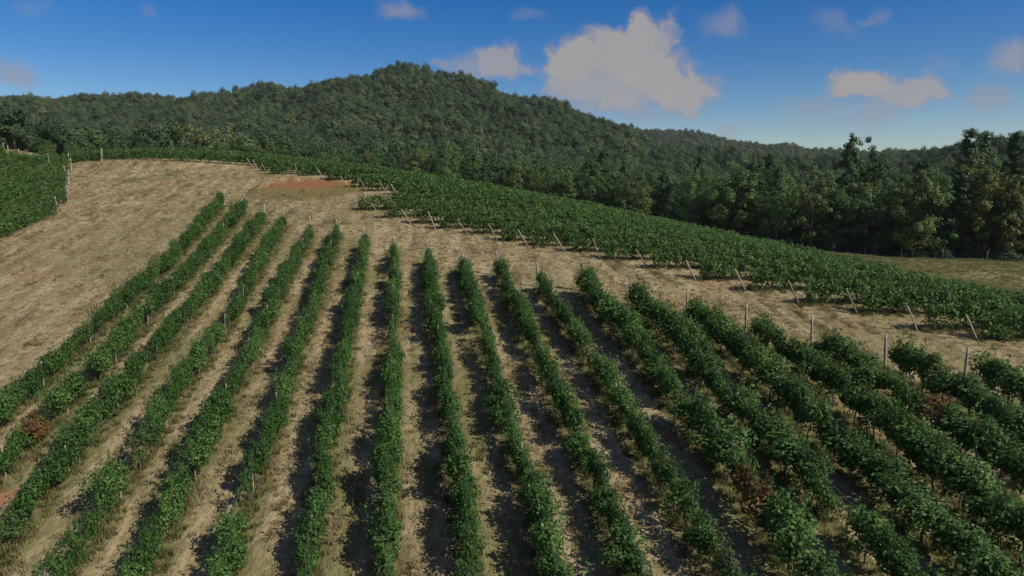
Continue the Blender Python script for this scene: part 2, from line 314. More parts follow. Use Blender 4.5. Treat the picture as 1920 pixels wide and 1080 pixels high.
# ------------------------------------------------------------------ stuff scattered by geometry nodes
def scatter(name, pts, rotz, scl, pick, protos, tilt=None):
    me = bpy.data.meshes.new(name); n = len(pts)
    me.vertices.add(n); me.vertices.foreach_set('co', np.asarray(pts, float).ravel())
    rt = np.zeros((n, 3)); rt[:, 2] = rotz
    if tilt is not None: rt[:, :2] = tilt
    for an, ty, key, arr in (('rot', 'FLOAT_VECTOR', 'vector', rt), ('scl', 'FLOAT_VECTOR', 'vector', np.asarray(scl, float)), ('pick', 'INT', 'value', np.asarray(pick, int))):
        a = me.attributes.new(an, ty, 'POINT'); a.data.foreach_set(key, arr.ravel())
    o = bpy.data.objects.new(name, me); COL.objects.link(o); tag(o, kind='stuff')
    pc = bpy.data.collections.new(name + '_kinds')
    for i, pm in enumerate(protos): pc.objects.link(bpy.data.objects.new('%s_kind_%02d' % (name, i), pm))
    ng = bpy.data.node_groups.new(name, 'GeometryNodeTree')
    ng.interface.new_socket('Geometry', in_out='INPUT', socket_type='NodeSocketGeometry'); ng.interface.new_socket('Geometry', in_out='OUTPUT', socket_type='NodeSocketGeometry')
    k = NT(ng)
    gi = k.node('NodeGroupInput'); go = k.node('NodeGroupOutput')
    ci = k.node('GeometryNodeCollectionInfo', {'Collection': pc}); ci.inputs['Separate Children'].default_value = True; ci.inputs['Reset Children'].default_value = True
    def attr(nm, ty): return [x for x in k.node('GeometryNodeInputNamedAttribute', {'Name': nm}, data_type=ty).outputs if x.enabled and x.name == 'Attribute'][0]
    ip = k.node('GeometryNodeInstanceOnPoints')
    k.l.new(gi.outputs[0], ip.inputs['Points']); k.l.new(ci.outputs[0], ip.inputs['Instance'])
    ip.inputs['Pick Instance'].default_value = True
    k.l.new(attr('pick', 'INT'), ip.inputs['Instance Index'])
    er = k.node('FunctionNodeEulerToRotation'); k.l.new(attr('rot', 'FLOAT_VECTOR'), er.inputs[0]); k.l.new(er.outputs[0], ip.inputs['Rotation'])
    k.l.new(attr('scl', 'FLOAT_VECTOR'), ip.inputs['Scale'])
    k.l.new(ip.outputs[0], go.inputs[0])
    md = o.modifiers.new('scatter', 'NODES'); md.node_group = ng
    return o

def tuft(name, mat, blades, h, spread, wdt, r):
    V, Fc = [], []
    for i in range(blades):
        a = r.uniform(0, 6.28); b = r.uniform(0, 6.28); rad = spread * math.sqrt(r.uniform(0, 1)) * .5
        c = np.array([rad * math.cos(b), rad * math.sin(b), -.02]); hh = h * r.uniform(.5, 1.1); ln = r.uniform(.15, .9) * hh
        tip = c + np.array([math.cos(a) * ln, math.sin(a) * ln, hh]); mid = c + np.array([math.cos(a) * ln * .35, math.sin(a) * ln * .35, hh * .6])
        sd = np.array([-math.sin(a), math.cos(a), 0]) * wdt * r.uniform(.6, 1.3) * .5; o = len(V)
        V += [c - sd, c + sd, mid + sd * .8, mid - sd * .8, tip]; Fc += [(o, o + 1, o + 2, o + 3), (o + 3, o + 2, o + 4)]
    me = bpy.data.meshes.new(name); me.from_pydata([tuple(v) for v in V], [], Fc); me.materials.append(mat); me.update(); return me
M['straw'] = leaf_mat('straw_blade', [(0, (.18, .14, .07)), (.4, (.32, .25, .135)), (.75, (.44, .36, .20)), (1, (.56, .47, .29))], .35, .8, .6, .1, field=True)
M['weed'] = leaf_mat('weed_blade', [(0, (.06, .08, .026)), (.45, (.115, .125, .042)), (.8, (.18, .175, .07)), (1, (.27, .24, .11))], .25, .8, .6, .1)

# ------------------------------------------------------------------ vine prototypes
def vine_foliage(name, r, mat, n=1600, big=1., sparse=False):
    nc = 9 if sparse else 15
    cx = np.linspace(-.85, .85, nc) + r.normal(0, .1, nc); cy = r.normal(0, .20, nc); cz = r.uniform(.82, 1.60, nc); cr = r.uniform(.26, .47, nc)
    if sparse: cr *= .8
    k = r.integers(0, nc, n); D = r.normal(size=(n, 3)); D /= np.linalg.norm(D, axis=1, keepdims=True)
    rad = cr[k] * r.uniform(.45, 1.08, n) ** .6
    C = np.c_[cx[k], cy[k], cz[k]] + D * rad[:, None] * np.array([1.05, .95, 1.1])
    N = D * .9 + np.array([0, 0, .5]) + r.normal(0, .38, (n, 3))
    S = r.uniform(.09, .165, n) * big
    for j in range(r.integers(9, 16)):                         # shoots that stand up or flop over the wires
        x0, y0 = r.uniform(-.85, .85), r.normal(0, .15); z0 = r.uniform(1.55, 1.85); a = r.uniform(0, 6.28); up = r.random() < .5
        L = r.uniform(.3, .75); q = r.uniform(0, 1, 16)
        dx = math.cos(a) * L * (.35 if up else .8); dy = math.sin(a) * L * (.35 if up else .9)
        zz = z0 + (q * L if up else q * L * .6 - 1.1 * q * q * L)
        c2 = np.c_[x0 + q * dx, y0 + q * dy, zz] + r.normal(0, .05, (16, 3))
        C = np.r_[C, c2]; N = np.r_[N, r.normal(0, .6, (16, 3)) + [0, 0, .6]]; S = np.r_[S, r.uniform(.08, .14, 16) * big]
    for j in range(r.integers(2, 5)):                           # hanging canes
        x0, y0 = r.uniform(-.85, .85), r.choice([-1, 1]) * r.uniform(.2, .4); q = r.uniform(0, 1, 14)
        C = np.r_[C, np.c_[x0 + q * .1, y0 + q * .1, 1.1 - q * r.uniform(.4, .8)] + r.normal(0, .05, (14, 3))]
        N = np.r_[N, r.normal(0, .6, (14, 3)) + [0, y0 * 2, .3]]; S = np.r_[S, r.uniform(.08, .13, 14) * big]
    V, Fc = cards(C, N, S, r); return mesh(name, V, Fc, mat)
def vine_trunk(name, r):
    b = r.normal(0, .05, (4, 2)); P = [(0, 0, -.15), (b[0, 0], b[0, 1], .3), (b[1, 0], b[1, 1], .62), (b[2, 0], b[2, 1] * .5, .92)]
    paths = [(P, [.045, .036, .03, .03])]
    for s_ in (-1, 1): paths.append(([P[-1], (s_ * .3, 0, .98), (s_ * .75, .02, .96)], [.026, .02, .012]))
    for j in range(5):
        x0 = r.uniform(-.7, .7); paths.append(([(x0, 0, .97), (x0 + r.normal(0, .06), r.normal(0, .06), 1.4), (x0 + r.normal(0, .1), r.normal(0, .1), 1.8)], [.010, .008, .005]))
    return tube_mesh(name, paths, M['vinewood'], 5)
rp = np.random.default_rng(11)
VINES = [vine_foliage('vine_foliage', rp, M['vine']) for _ in range(12)]
VINES_SPARSE = [vine_foliage('vine_foliage_thin', rp, M['vine'], 480, 1., True) for _ in range(4)]
VINE_PALE = [vine_foliage('vine_foliage_pale', rp, M['vine_pale'], 520, 1., True) for _ in range(2)]
VINE_RED = [vine_foliage('vine_foliage_red', rp, M['vine_red'], 700) for _ in range(2)]
TRUNKS = [vine_trunk('vine_trunk', rp) for _ in range(5)]
def post_mesh(name, h, r0, mat, lean=(0, 0), sides=8):
    n = 6; z = np.linspace(-.3, h, n)
    P = np.c_[lean[0] * z + rp.normal(0, .006, n), lean[1] * z + rp.normal(0, .006, n), z]
    return tube_mesh(name, [(P, np.linspace(r0 * 1.05, r0 * .92, n))], mat, sides)
ENDPOST = post_mesh('end_post', 2.2, .08, M['post'], (0, .02)); ENDPOST_B = post_mesh('end_post_dark', 2.0, .075, M['post_dark'], (.03, 0))
LINEPOST = post_mesh('line_post', 1.62, .032, M['post'])

# ------------------------------------------------------------------ near vineyard: twenty rows
ENDPX = {1: (412, 358), 2: (457, 366), 3: (500, 384), 4: (541, 391), 5: (588, 408), 6: (636, 412), 7: (688, 428), 8: (744, 445), 9: (798, 455), 10: (868, 463), 11: (925, 472), 12: (1000, 492),
         13: (1083, 500), 14: (1168, 523), 15: (1261, 550), 16: (1360, 575), 17: (1475, 602), 18: (1600, 632), 19: (1734, 662), 20: (1889, 694)}
BEND = {1: [(412, 372), (300, 500), (180, 600), (60, 700)], 2: [(455, 380), (360, 490), (220, 640), (100, 750), (0, 850)], 3: [(492, 400), (390, 530), (300, 630), (195, 750), (100, 870), (38, 940)],
        4: [(533, 400), (440, 570), (360, 680), (290, 790), (180, 950), (110, 1050)], 6: [(625, 435), (585, 570), (545, 680), (500, 800), (455, 920), (410, 1060)], 7: [(682, 455), (655, 600), (632, 740), (600, 880), (575, 1060)],
        11: [(935, 495), (997, 620), (1050, 730), (1100, 840), (1190, 1040)], 12: [(1018, 525), (1097, 640), (1180, 770), (1255, 890)], 13: [(1085, 510), (1185, 630), (1282, 750), (1352, 850)]}
def row_u(k, v):                              # the planted lines are not ruler straight
    u = SP * (k + K0); v = np.asarray(v, float)
    if k not in BEND: return u + 0 * v
    q = sorted([(-h[0] * ST + h[1] * CT, h[0] * CT + h[1] * ST - u) for h in (hit_plane(a, b, 1.3) for a, b in BEND[k])])
    return u + np.interp(v, [a for a, _ in q], [.85 * b for _, b in q])
LAB = {1: 'leftmost near vine row, bordering the open dry grass slope, with a break halfway along',
       2: 'second near vine row from the dry slope, rusty orange leaves at the left edge',
       3: 'third near vine row from the dry slope, ending at a dark leaning post',
       4: 'near vine row with thin gappy canopy, fourth from the dry slope',
       5: 'thick fifth near vine row from the dry slope, just right of the gappy one',
       6: 'sixth near vine row from the dry slope, a dry shoot topping its post',
       7: 'near vine row just left of the straight upright one, seventh from the dry slope',
       8: 'straight upright vine row in the middle of the near block',
       9: 'near vine row just right of the straight upright one, dark shadow on its left',
       10: 'second near vine row right of the straight upright one, sunlit strip at its foot',
       11: 'near vine row with a withered shoot curling over its end post',
       12: 'near vine row with pale thin foliage around a gap, beside the withered shoot row',
       13: 'near vine row with leaves covering its end post, red leaves near the bottom',
       14: 'near vine row running to the lower right, seventh from the right end of the block',
       15: 'near vine row running to the lower right, sixth from the right end of the block',
       16: 'bushy dark vine row, fifth from the right end of the near block',
       17: 'bushy vine row with a dark red vine, fourth from the right end',
       18: 'bushy dark vine row, third from the right end of the near block',
       19: 'bushy dark vine row next to the rightmost near row',
       20: 'rightmost near vine row, only its upper end showing at the right edge'}
GRP_NEAR = 'vine rows of the near vineyard block'
rr = np.random.default_rng(21)
ROWS = {}
SPECIAL = [(2, (50, 800), 'red'), (4, (240, 845), 'pale'), (12, (1120, 640), 'pale'), (12, (1140, 665), 'pale'), (13, (1305, 980), 'red'), (17, (1640, 800), 'red'), (12, (1370, 1040), 'pale'), (13, (1390, 950), 'pale')]
for k, (ex, ey) in ENDPX.items():
    u = SP * (k + K0); e = hit_plane(ex, ey, 2.05); vfar = -e[0] * ST + e[1] * CT
    v = vfar; vn = vfar
    while v > 8:                                                # walk downhill until the row leaves the frame
        x, y = uv2xy(u, v); a, b = pix((x, y, plane(x, y) + 1.4))
        if a < -110 or b > 1190 or (k >= 15 and a > 2020): break
        vn = v; v -= .5
    if k == 3: vn = max(vn, 26.5)
    if k == 4: vn = max(vn, 23.0)
    x, y = uv2xy(float(row_u(k, vfar)), vfar); z = H1(x, y)
    root = empty('vine_row', (x, y, z), LAB[k], 'vine row', GRP_NEAR)
    ROWS[k] = (u, vn, vfar)
    spec = []
    for kk, (sx, sy), kind in SPECIAL:
        if kk == k:
            h = hit_plane(sx, sy, 1.2); spec.append((-h[0] * ST + h[1] * CT, kind))
    vs = np.arange(vfar - (1.75 if k >= 12 else 1.25), vn, -1.45); vs = vs + rr.normal(0, .12, len(vs))
    xs, ys = uv2xy(row_u(k, vs) + rr.normal(0, .10, len(vs)), vs); zs = H(xs, ys)
    vig = .98 + .10 * np.sin(vs * .21 + k * 1.7) + .05 * np.sin(vs * .63 + k)
    for i in range(len(vs)):
        kind = next((q for vv, q in spec if abs(vv - vs[i]) < .75), None)
        if kind is None and i > 3 and rr.random() < (.08 if k in (4, 2) else (.03 if k < 13 else .008)): continue            # a missing vine
        thin = rr.random() < (.28 if k == 4 else (.10 if k < 13 else .04))
        pool = {'red': VINE_RED, 'pale': VINE_PALE}.get(kind) or (VINES_SPARSE if thin else VINES)
        bush = 1.25 if k >= 13 else (.74 if k < 10 else .88)
        sc = (rr.uniform(.92, 1.12), rr.uniform(.62, 1.42) * bush, vig[i] * rr.uniform(.84, 1.14) * (1.18 if k >= 13 else 1.0))
        if i == 0: sc = (.72, sc[1] * .85, sc[2] * .9)
        vobj = part('vine', pool[rr.integers(len(pool))], root, (xs[i] - x, ys[i] - y, zs[i] - z), (0, 0, R(90) + TH + (math.pi if rr.random() < .5 else 0) + rr.normal(0, .05)), sc)
        if kind: vobj['label'] = {'red': 'vine with reddish autumn leaves', 'pale': 'thin vine with pale yellowish leaves'}[kind]
        part('trunk', TRUNKS[rr.integers(len(TRUNKS))], vobj)
    part('end_post', ENDPOST, root, (0, 0, 0), (rr.normal(0, .02), rr.normal(0, .03), rr.uniform(0, 6)), (1, 1, rr.uniform(.95, 1.05)))
    pv = np.arange(vfar - 6.5, vn, -6.2); xs2, ys2 = uv2xy(row_u(k, pv), pv)
    if len(pv):
        zs2 = H(xs2, ys2)
        for i in range(len(pv)): part('line_post', LINEPOST, root, (xs2[i] - x, ys2[i] - y, zs2[i] - z), (rr.normal(0, .03), rr.normal(0, .03), rr.uniform(0, 6)))
    if k in (3, 4):
        xa, ya = uv2xy(float(row_u(k, vn)), vn - .3); za = H1(xa, ya)
        o = part('end_post', ENDPOST_B if k == 3 else ENDPOST, root, (xa - x, ya - y, za - z), (R(32), R(-8), 0)); o['label'] = 'dark leaning end post' if k == 3 else 'grey leaning end post'
    wv = np.linspace(vfar, vn, 14); xw, yw = uv2xy(row_u(k, wv), wv); zw = H(xw, yw)
    part('wire', tube_mesh('trellis_wire', [(np.c_[xw - x, yw - y, zw - z + hh], np.full(14, .006)) for hh in (.95, 1.35, 1.8)], M['wire'], 3), root)
    if k in (6, 11, 13):                                        # shoots climbing the end post
        r2 = np.random.default_rng(k); n = 60
        if k == 13: C = np.c_[r2.normal(0, .14, 220), r2.normal(0, .14, 220), r2.uniform(1.0, 2.35, 220)]
        elif k == 6: C = np.c_[r2.normal(0, .06, n), r2.normal(0, .06, n), r2.uniform(1.7, 2.35, n)]
        else:
            q = r2.uniform(-1, 1, n); C = np.c_[q * .55, r2.normal(0, .04, n), 2.35 - .35 * q * q + r2.normal(0, .03, n)]; C[:20] = np.c_[r2.normal(0, .05, 20), r2.normal(0, .05, 20), r2.uniform(1.6, 2.35, 20)]
        V, Fc = cards(C, r2.normal(0, .6, C.shape) + [0, 0, .5], r2.uniform(.08, .14, len(C)), r2)
        o = part('shoot', mesh('climbing_shoot', V, Fc, M['vine'] if k == 13 else M['vine_red']), root)
        o['label'] = 'withered shoot curled over the post' if k == 11 else ('leafy shoot covering the post' if k == 13 else 'dry shoot on top of the post')

# ------------------------------------------------------------------ far vineyard blocks: one foliage mesh per row, leaning end posts
LEANPOST = post_mesh('leaning_post', 1.82, .062, M['post'], (-.58, -.05)); LEANPOST_D = post_mesh('leaning_post_weathered', 1.82, .062, M['post_mid'], (-.55, .03))
def row_canopy(name, xs, ys, zs, r, per_m, mat, smin=.16, smax=.30, wid=.34):
    """leaf clumps along a ground line (xs,ys,zs), local coordinates"""
    seg = np.r_[0, np.cumsum(np.hypot(np.diff(xs), np.diff(ys)))]; L = seg[-1]; nv = max(2, int(L / .8))
    cs = np.linspace(.3, L, nv * 3) + r.normal(0, .15, nv * 3); cs = np.clip(cs, 0, L); cz = r.uniform(.42, 1.80, nv * 3) + .12 * np.sin(cs * .5); cyo = r.normal(0, .26, nv * 3); cr = r.uniform(.28, .50, nv * 3)
    n = int(L * per_m); k = r.integers(0, nv * 3, n); D = r.normal(size=(n, 3)); D /= np.linalg.norm(D, axis=1, keepdims=True)
    q = D * (cr[k] * r.uniform(.5, 1.1, n) ** .6)[:, None]; uni = r.random(n) < .42
    tall = r.random(n) < .06; q[tall, 2] += r.uniform(.1, .5, tall.sum())
    base_s, base_z, base_o = cs[k], cz[k].copy(), cyo[k].copy()
    base_s = np.where(uni, r.uniform(0, L, n), base_s); base_z[uni] = r.uniform(.35, 1.9, uni.sum()); base_o[uni] = r.normal(0, .2, uni.sum()); q[uni] *= .35
    s_ = np.clip(base_s + q[:, 0], 0, L); X = np.interp(s_, seg, xs); Y = np.interp(s_, seg, ys); Z = np.interp(s_, seg, zs)
    tx = (xs[-1] - xs[0]) / L; ty = (ys[-1] - ys[0]) / L; o = base_o + q[:, 1] * wid / .34
    C = np.c_[X - ty * o, Y + tx * o, Z + base_z + q[:, 2]]
    V, Fc = cards(C, D * .8 + [0, 0, .5] + r.normal(0, .45, (n, 3)), r.uniform(smin, smax, n), r); return mesh(name, V, Fc, mat)
A2 = R(5.5); DX, DY = math.cos(A2), math.sin(A2)
BOUND = [(400, 40), (56, 74), (57, 99), (33.5, 115), (13.7, 125), (-6.5, 135), (-36.5, 145), (-80, 156)]
def row_len(x0, y0):
    best = 70.
    for (ax, ay), (bx, by) in zip(BOUND, BOUND[1:]):
        ex, ey = bx - ax, by - ay; den = DX * ey - DY * ex
        if abs(den) < 1e-6: continue
        tt = ((ax - x0) * ey - (ay - y0) * ex) / den; ss = ((ax - x0) * DY - (ay - y0) * DX) / den
        if tt > 1 and -.001 <= ss <= 1.001: best = min(best, tt)
    return best
ORD = ['first', 'second', 'third', 'fourth', 'fifth', 'sixth', 'seventh', 'eighth', 'ninth', 'tenth', 'eleventh', 'twelfth', 'thirteenth', 'fourteenth', 'fifteenth', 'sixteenth', 'seventeenth', 'eighteenth', 'nineteenth', 'twentieth']
r2 = np.random.default_rng(5)
GRP_FAR = 'vine rows of the far block across the lane'
starts = list(LANE)
for i, (x0, y0) in enumerate(starts):
    z0 = H1(x0, y0); L = row_len(x0, y0)
    while L > 12 and (x0 + DX * (L - 8)) > .80 * (y0 + DY * (L - 8)) : L -= 2
    if i < 16: lab = 'far block row at the %s leaning post along the lane, counting from the right' % ORD[i]
    elif i < 24: lab = 'far block vine row behind the grassy bank, %s uphill from the lane corner' % ORD[i - 16]
    else: lab = 'far block vine row on the hilltop, only its leaf tops showing over the dry crest'
    root = empty('vine_row', (x0, y0, z0), lab, 'vine row', GRP_FAR if i < 24 else 'vine rows showing over the hill crest')
    q = np.linspace(0, L, max(8, int(L / 2))); xs, ys = x0 + DX * q, y0 + DY * q; zs = H(xs, ys)
    part('foliage', row_canopy('far_row_foliage', xs - x0, ys - y0, zs - z0, r2, 400 if i < 16 else 260, M['vine_far'], .14 if i < 16 else .18, .26 if i < 16 else .34), root, (.35 * DX, .35 * DY, 0))
    part('end_post', LEANPOST_D if i % 4 in (2, 3) else LEANPOST, root, (0, 0, 0), (r2.normal(0, .05), r2.normal(0, .06), r2.normal(0, .08)), (1, 1, r2.uniform(.92, 1.08)))
    if i < 16:
        for j in range(5):
            a = 1.2 + 1.35 * j; part('trunk', TRUNKS[j % 5], root, (DX * a, DY * a, H1(x0 + DX * a, y0 + DY * a) - z0), (0, 0, A2))
        for j in range(1, 4):
            a = 6.2 * j; part('line_post', LINEPOST, root, (DX * a, DY * a, H1(x0 + DX * a, y0 + DY * a) - z0))
        wq = np.linspace(0, min(L, 20), 6); part('wire', tube_mesh('trellis_wire', [(np.c_[DX * wq, DY * wq, H(x0 + DX * wq, y0 + DY * wq) - z0 + hh], np.full(6, .006)) for hh in (.6, .95, 1.4)], M['wire'], 3), root)

# left block on the rise, rows parallel to the near ones, their upper ends at pale posts; two rows follow the crest
ends3 = [(-57.3, 86.0), (-60.5, 93), (-64.5, 99.5), (-68.5, 106), (-72, 111), (-75, 117), (-78, 121), (-84, 125), (-90, 129), (-95, 133), (-100, 137), (-104, 141), (-108, 145), (-112, 149)]
for i, (x0, y0) in enumerate(ends3):
    z0 = H1(x0, y0); q = np.linspace(0, 34 if i < 7 else 28, 16); xs, ys = x0 + ST * q - .0 * q, y0 - CT * q
    zs = H(xs, ys)
    lab = 'vine row of the upper left block facing the dry slope, nearest the camera' if i == 0 else ('vine row of the upper left block, %s back from the dry slope' % ORD[i] if i < 7 else 'vine row at the back of the upper left block')
    root = empty('vine_row', (x0, y0, z0), lab, 'vine row', 'vine rows of the upper left block' if i < 7 else 'back rows of the upper left block')
    part('foliage', row_canopy('left_row_foliage', xs - x0, ys - y0, zs - z0, r2, 260, M['vine_far'], .14, .27, .45), root, (0, -.6, 0))
    part('end_post', ENDPOST, root, (0, 0, 0), (r2.normal(0, .05), r2.normal(0, .08), 0), (1.1, 1.1, 1.0))
    for j in range(6): a = 1.2 + 1.5 * j; part('trunk', TRUNKS[j % 5], root, (ST * a, -CT * a, H1(x0 + ST * a, y0 - CT * a) - z0), (0, 0, TH + R(90)))
    for j in range(1, 4): a = 7. * j; part('line_post', LINEPOST, root, (ST * a, -CT * a, H1(x0 + ST * a, y0 - CT * a) - z0))
for i, (yo, lab) in enumerate(((3.0, 'low vine row along the dry crest, right behind the slope edge'), (6.5, 'second vine row along the crest, leaf tops behind the first'))):
    a = at(15, 300, 123 + yo); b = at(500, 312, 118 + yo); xs = np.linspace(a[0], b[0], 20); ys = np.linspace(a[1], b[1], 20); zs = H(xs, ys)
    root = empty('vine_row', (xs[0], ys[0], zs[0]), lab, 'vine row', 'vine rows along the crest')
    part('foliage', row_canopy('crest_row_foliage', xs - xs[0], ys - ys[0], zs - zs[0], r2, 180, M['vine_far'], .16, .3), root)
    if i == 0:
        q_ = at(191, 305, 121.5); part('end_post', ENDPOST, root, (q_[0] - xs[0], q_[1] - ys[0], H1(q_[0], q_[1]) - zs[0]), (0, R(3), 0), (1.3, 1.3, 1.1))

# ------------------------------------------------------------------ trees
def clump_cards(CC, CR, per, smin, smax, r, flat=1.0):
    n = len(CC) * per; k = np.repeat(np.arange(len(CC)), per); D = r.normal(size=(n, 3)); D /= np.linalg.norm(D, axis=1, keepdims=True)
    C = CC[k] + D * (CR[k] * r.uniform(.35, 1.1, n) ** .55)[:, None] * np.array([1, 1, flat])
    ax = C * np.array([1, 1, .6]) - np.array([0, 0, .6 * np.median(CC[:, 2]) - 2.]); ax /= np.linalg.norm(ax, axis=1, keepdims=True) + 1e-6
    return C, D * .75 + ax * .55 + np.array([0, 0, .3]) + r.normal(0, .26, (n, 3)), r.uniform(smin, smax, n)
def make_tree(kind, seed):
    r = np.random.default_rng(seed); paths = []; tip = np.array([r.normal(0, .5), r.normal(0, .5), 18.])
    if kind == 'pine':
        nb = 44; hz = np.r_[r.uniform(.38, 1.0, nb), r.uniform(.10, .4, 12)] * 20; nb += 12
        ln = np.interp(hz / 20, [.2, .45, .7, .98], [1.8, 2.8, 2.4, .5]) * r.uniform(.5, 1.2, nb); tz = .45
        lean = np.array([r.normal(0, .3), r.normal(0, .3), 20.]); tr_top = 20
    elif kind == 'oval':
        nb = 42; hz = r.uniform(.07, .92, nb) * 18; ln = np.interp(hz / 18, [.07, .35, .6, .92], [2.4, 3.5, 3.4, 1.2]) * r.uniform(.65, 1.2, nb); tz = .75; lean = tip
    elif kind == 'forked':
        nb = 36; hz = r.uniform(.10, .85, nb) * 18; ln = np.interp(hz / 18, [.10, .5, .85], [2.6, 4.6, 2.6]) * r.uniform(.6, 1.35, nb); tz = .8; lean = tip
    else:
        nb = 44; hz = r.uniform(.07, .78, nb) * 17; ln = np.interp(hz / 17, [.07, .4, .78], [3.2, 5.2, 3.4]) * r.uniform(.65, 1.15, nb); tz = .65; lean = tip * .93
    q = np.linspace(0, 1, 8); bend = np.c_[.35 * np.sin(q * 3 + r.uniform(0, 6)), .35 * np.sin(q * 2.5 + r.uniform(0, 6)), 0 * q] * q[:, None]
    TP = q[:, None] * lean * .97 + bend; TP[0, 2] = -.6
    paths.append((TP, np.interp(q, [0, .08, 1], [.34, .24, .05])))
    CC, CR = [], []
    for i in range(nb):
        a = i * 2.4 + r.normal(0, .4); b0 = np.array([np.interp(hz[i], TP[:, 2], TP[:, 0]), np.interp(hz[i], TP[:, 2], TP[:, 1]), hz[i]])
        d3 = np.array([math.cos(a), math.sin(a), 0.]); b1 = b0 + d3 * ln[i] * .55 + [0, 0, tz * ln[i] * .25]; b2 = b0 + d3 * ln[i] + [0, 0, tz * ln[i] * .6]
        paths.append(([b0, b1, b2], [.11 - .003 * hz[i], .07 - .002 * hz[i], .02]))
        CC.append(b2); CR.append((r.uniform(.55, .95) if kind == 'pine' else r.uniform(.8, 1.5)))
        if r.random() < .8: CC.append(b1 + r.normal(0, .5, 3) + [0, 0, .4]); CR.append(CR[-1] * .85)
        if kind != 'pine' and r.random() < .5: CC.append(b2 + r.normal(0, 1.1, 3)); CR.append(r.uniform(.6, 1.0))
    for j in range(4 if kind != 'pine' else 3): CC.append(TP[-1] + r.normal(0, .7, 3) * [1, 1, .8]); CR.append(r.uniform(.6, 1.1))
    CC, CR = np.array(CC), np.array(CR)
    C, N, S = clump_cards(CC, CR, 74 if kind != 'pine' else 60, .24, .50, r, .75 if kind == 'pine' else .85)
    V, Fc = cards(C, N, S, r)
    mt = {'pine': M['pine']}.get(kind, M['tree'])
    return (tube_mesh('tree_trunk', paths, M['bark'], 6), mesh('tree_crown', V, Fc, mt), mesh('tree_crown_yellow', V, Fc, M['tree_yellow']))
PROTO = {kd: [make_tree(kd, 100 + 10 * i + j) for j in range(3)] for i, kd in enumerate(('round', 'oval', 'forked', 'pine'))}
FX = [-220, -151, -139, -91, -64, -12, 24, 48, 60, 70.5, 80, 92, 140, 400]; FY = [190, 200, 230, 240, 255, 255, 220, 173, 156, 141, 128, 123, 118, 100]
def front(x): return np.interp(x, FX, FY)
rt = np.random.default_rng(77)
DESC = {'round': 'broad', 'oval': 'narrow', 'forked': 'open-crowned', 'pine': 'thin'}
# trees of note, placed where the photograph shows them: (px of stem, depth, py of top, kind, yellow, width, label)
NOTED = [(1590, 150, 270, 'pine', 0, .82, 'tall dark tree with ragged spiky top standing above the forest edge'),
         (1645, 152, 268, 'oval', 0, .9, 'tall dark tree with rounded tip right of the ragged spiky one'),
         (1728, 130, 300, 'round', 1, .95, 'bright yellow-green tree lit on its right side, in front of the dark pines'),
         (1815, 137, 256, 'pine', 0, .78, 'tall feathery pine rising highest near the right edge'),
         (1850, 141, 260, 'pine', 0, .75, 'tall feathery pine close on the right of the highest one'),
         (1900, 136, 262, 'pine', 0, .78, 'dark tall pine at the right edge of the forest'),
         (1380, 163, 290, 'round', 0, 1.15, 'big round green tree behind the first fence posts'),
         (1300, 172, 300, 'round', 0, 1., 'grey-green round tree left of the big round one'),
         (1465, 153, 303, 'oval', 0, 1., 'upright green tree right of the big round one'),
         (1530, 147, 318, 'forked', 1, 1., 'olive yellow tree between the upright green tree and the spiky dark one'),
         (1200, 190, 322, 'forked', 1, 1.2, 'yellowish loose tree at the forest edge above the far vine block'),
         (838, 250, 262, 'oval', 0, 1.1, 'pale silvery green tree leaning over the far vine block at the foot of the hill'),
         (780, 254, 268, 'round', 1, 1.1, 'broad olive tree left of the pale silvery one'),
         (975, 248, 290, 'round', 0, 1.05, 'round crown with a pale rim right of the pale silvery tree'),
         (1110, 215, 285, 'oval', 0, 1., 'dark green upright tree above the middle of the far block')]
def plant_tree(x, y, hgt, kind, yellow, wid, lab, group):
    root = empty('tree', (x, y, H1(x, y)), lab, 'tree', group); root.rotation_euler.z = rt.uniform(0, 6.28)
    tk, cr, cy_ = PROTO[kind][rt.integers(3)]; s_ = hgt / 19.; ww = s_ * wid
    root.scale = (ww, ww, s_)
    part('trunk', tk, root); part('crown', cy_ if yellow else cr, root)
taken = []
for px, dep, pt, kd, ye, wd, lab in NOTED:
    p = at(px, pt, dep); z = H1(p[0], p[1]); plant_tree(p[0], p[1], max(9, p[2] - z), kd, ye, wd, lab, None); taken.append((p[0], p[1]))
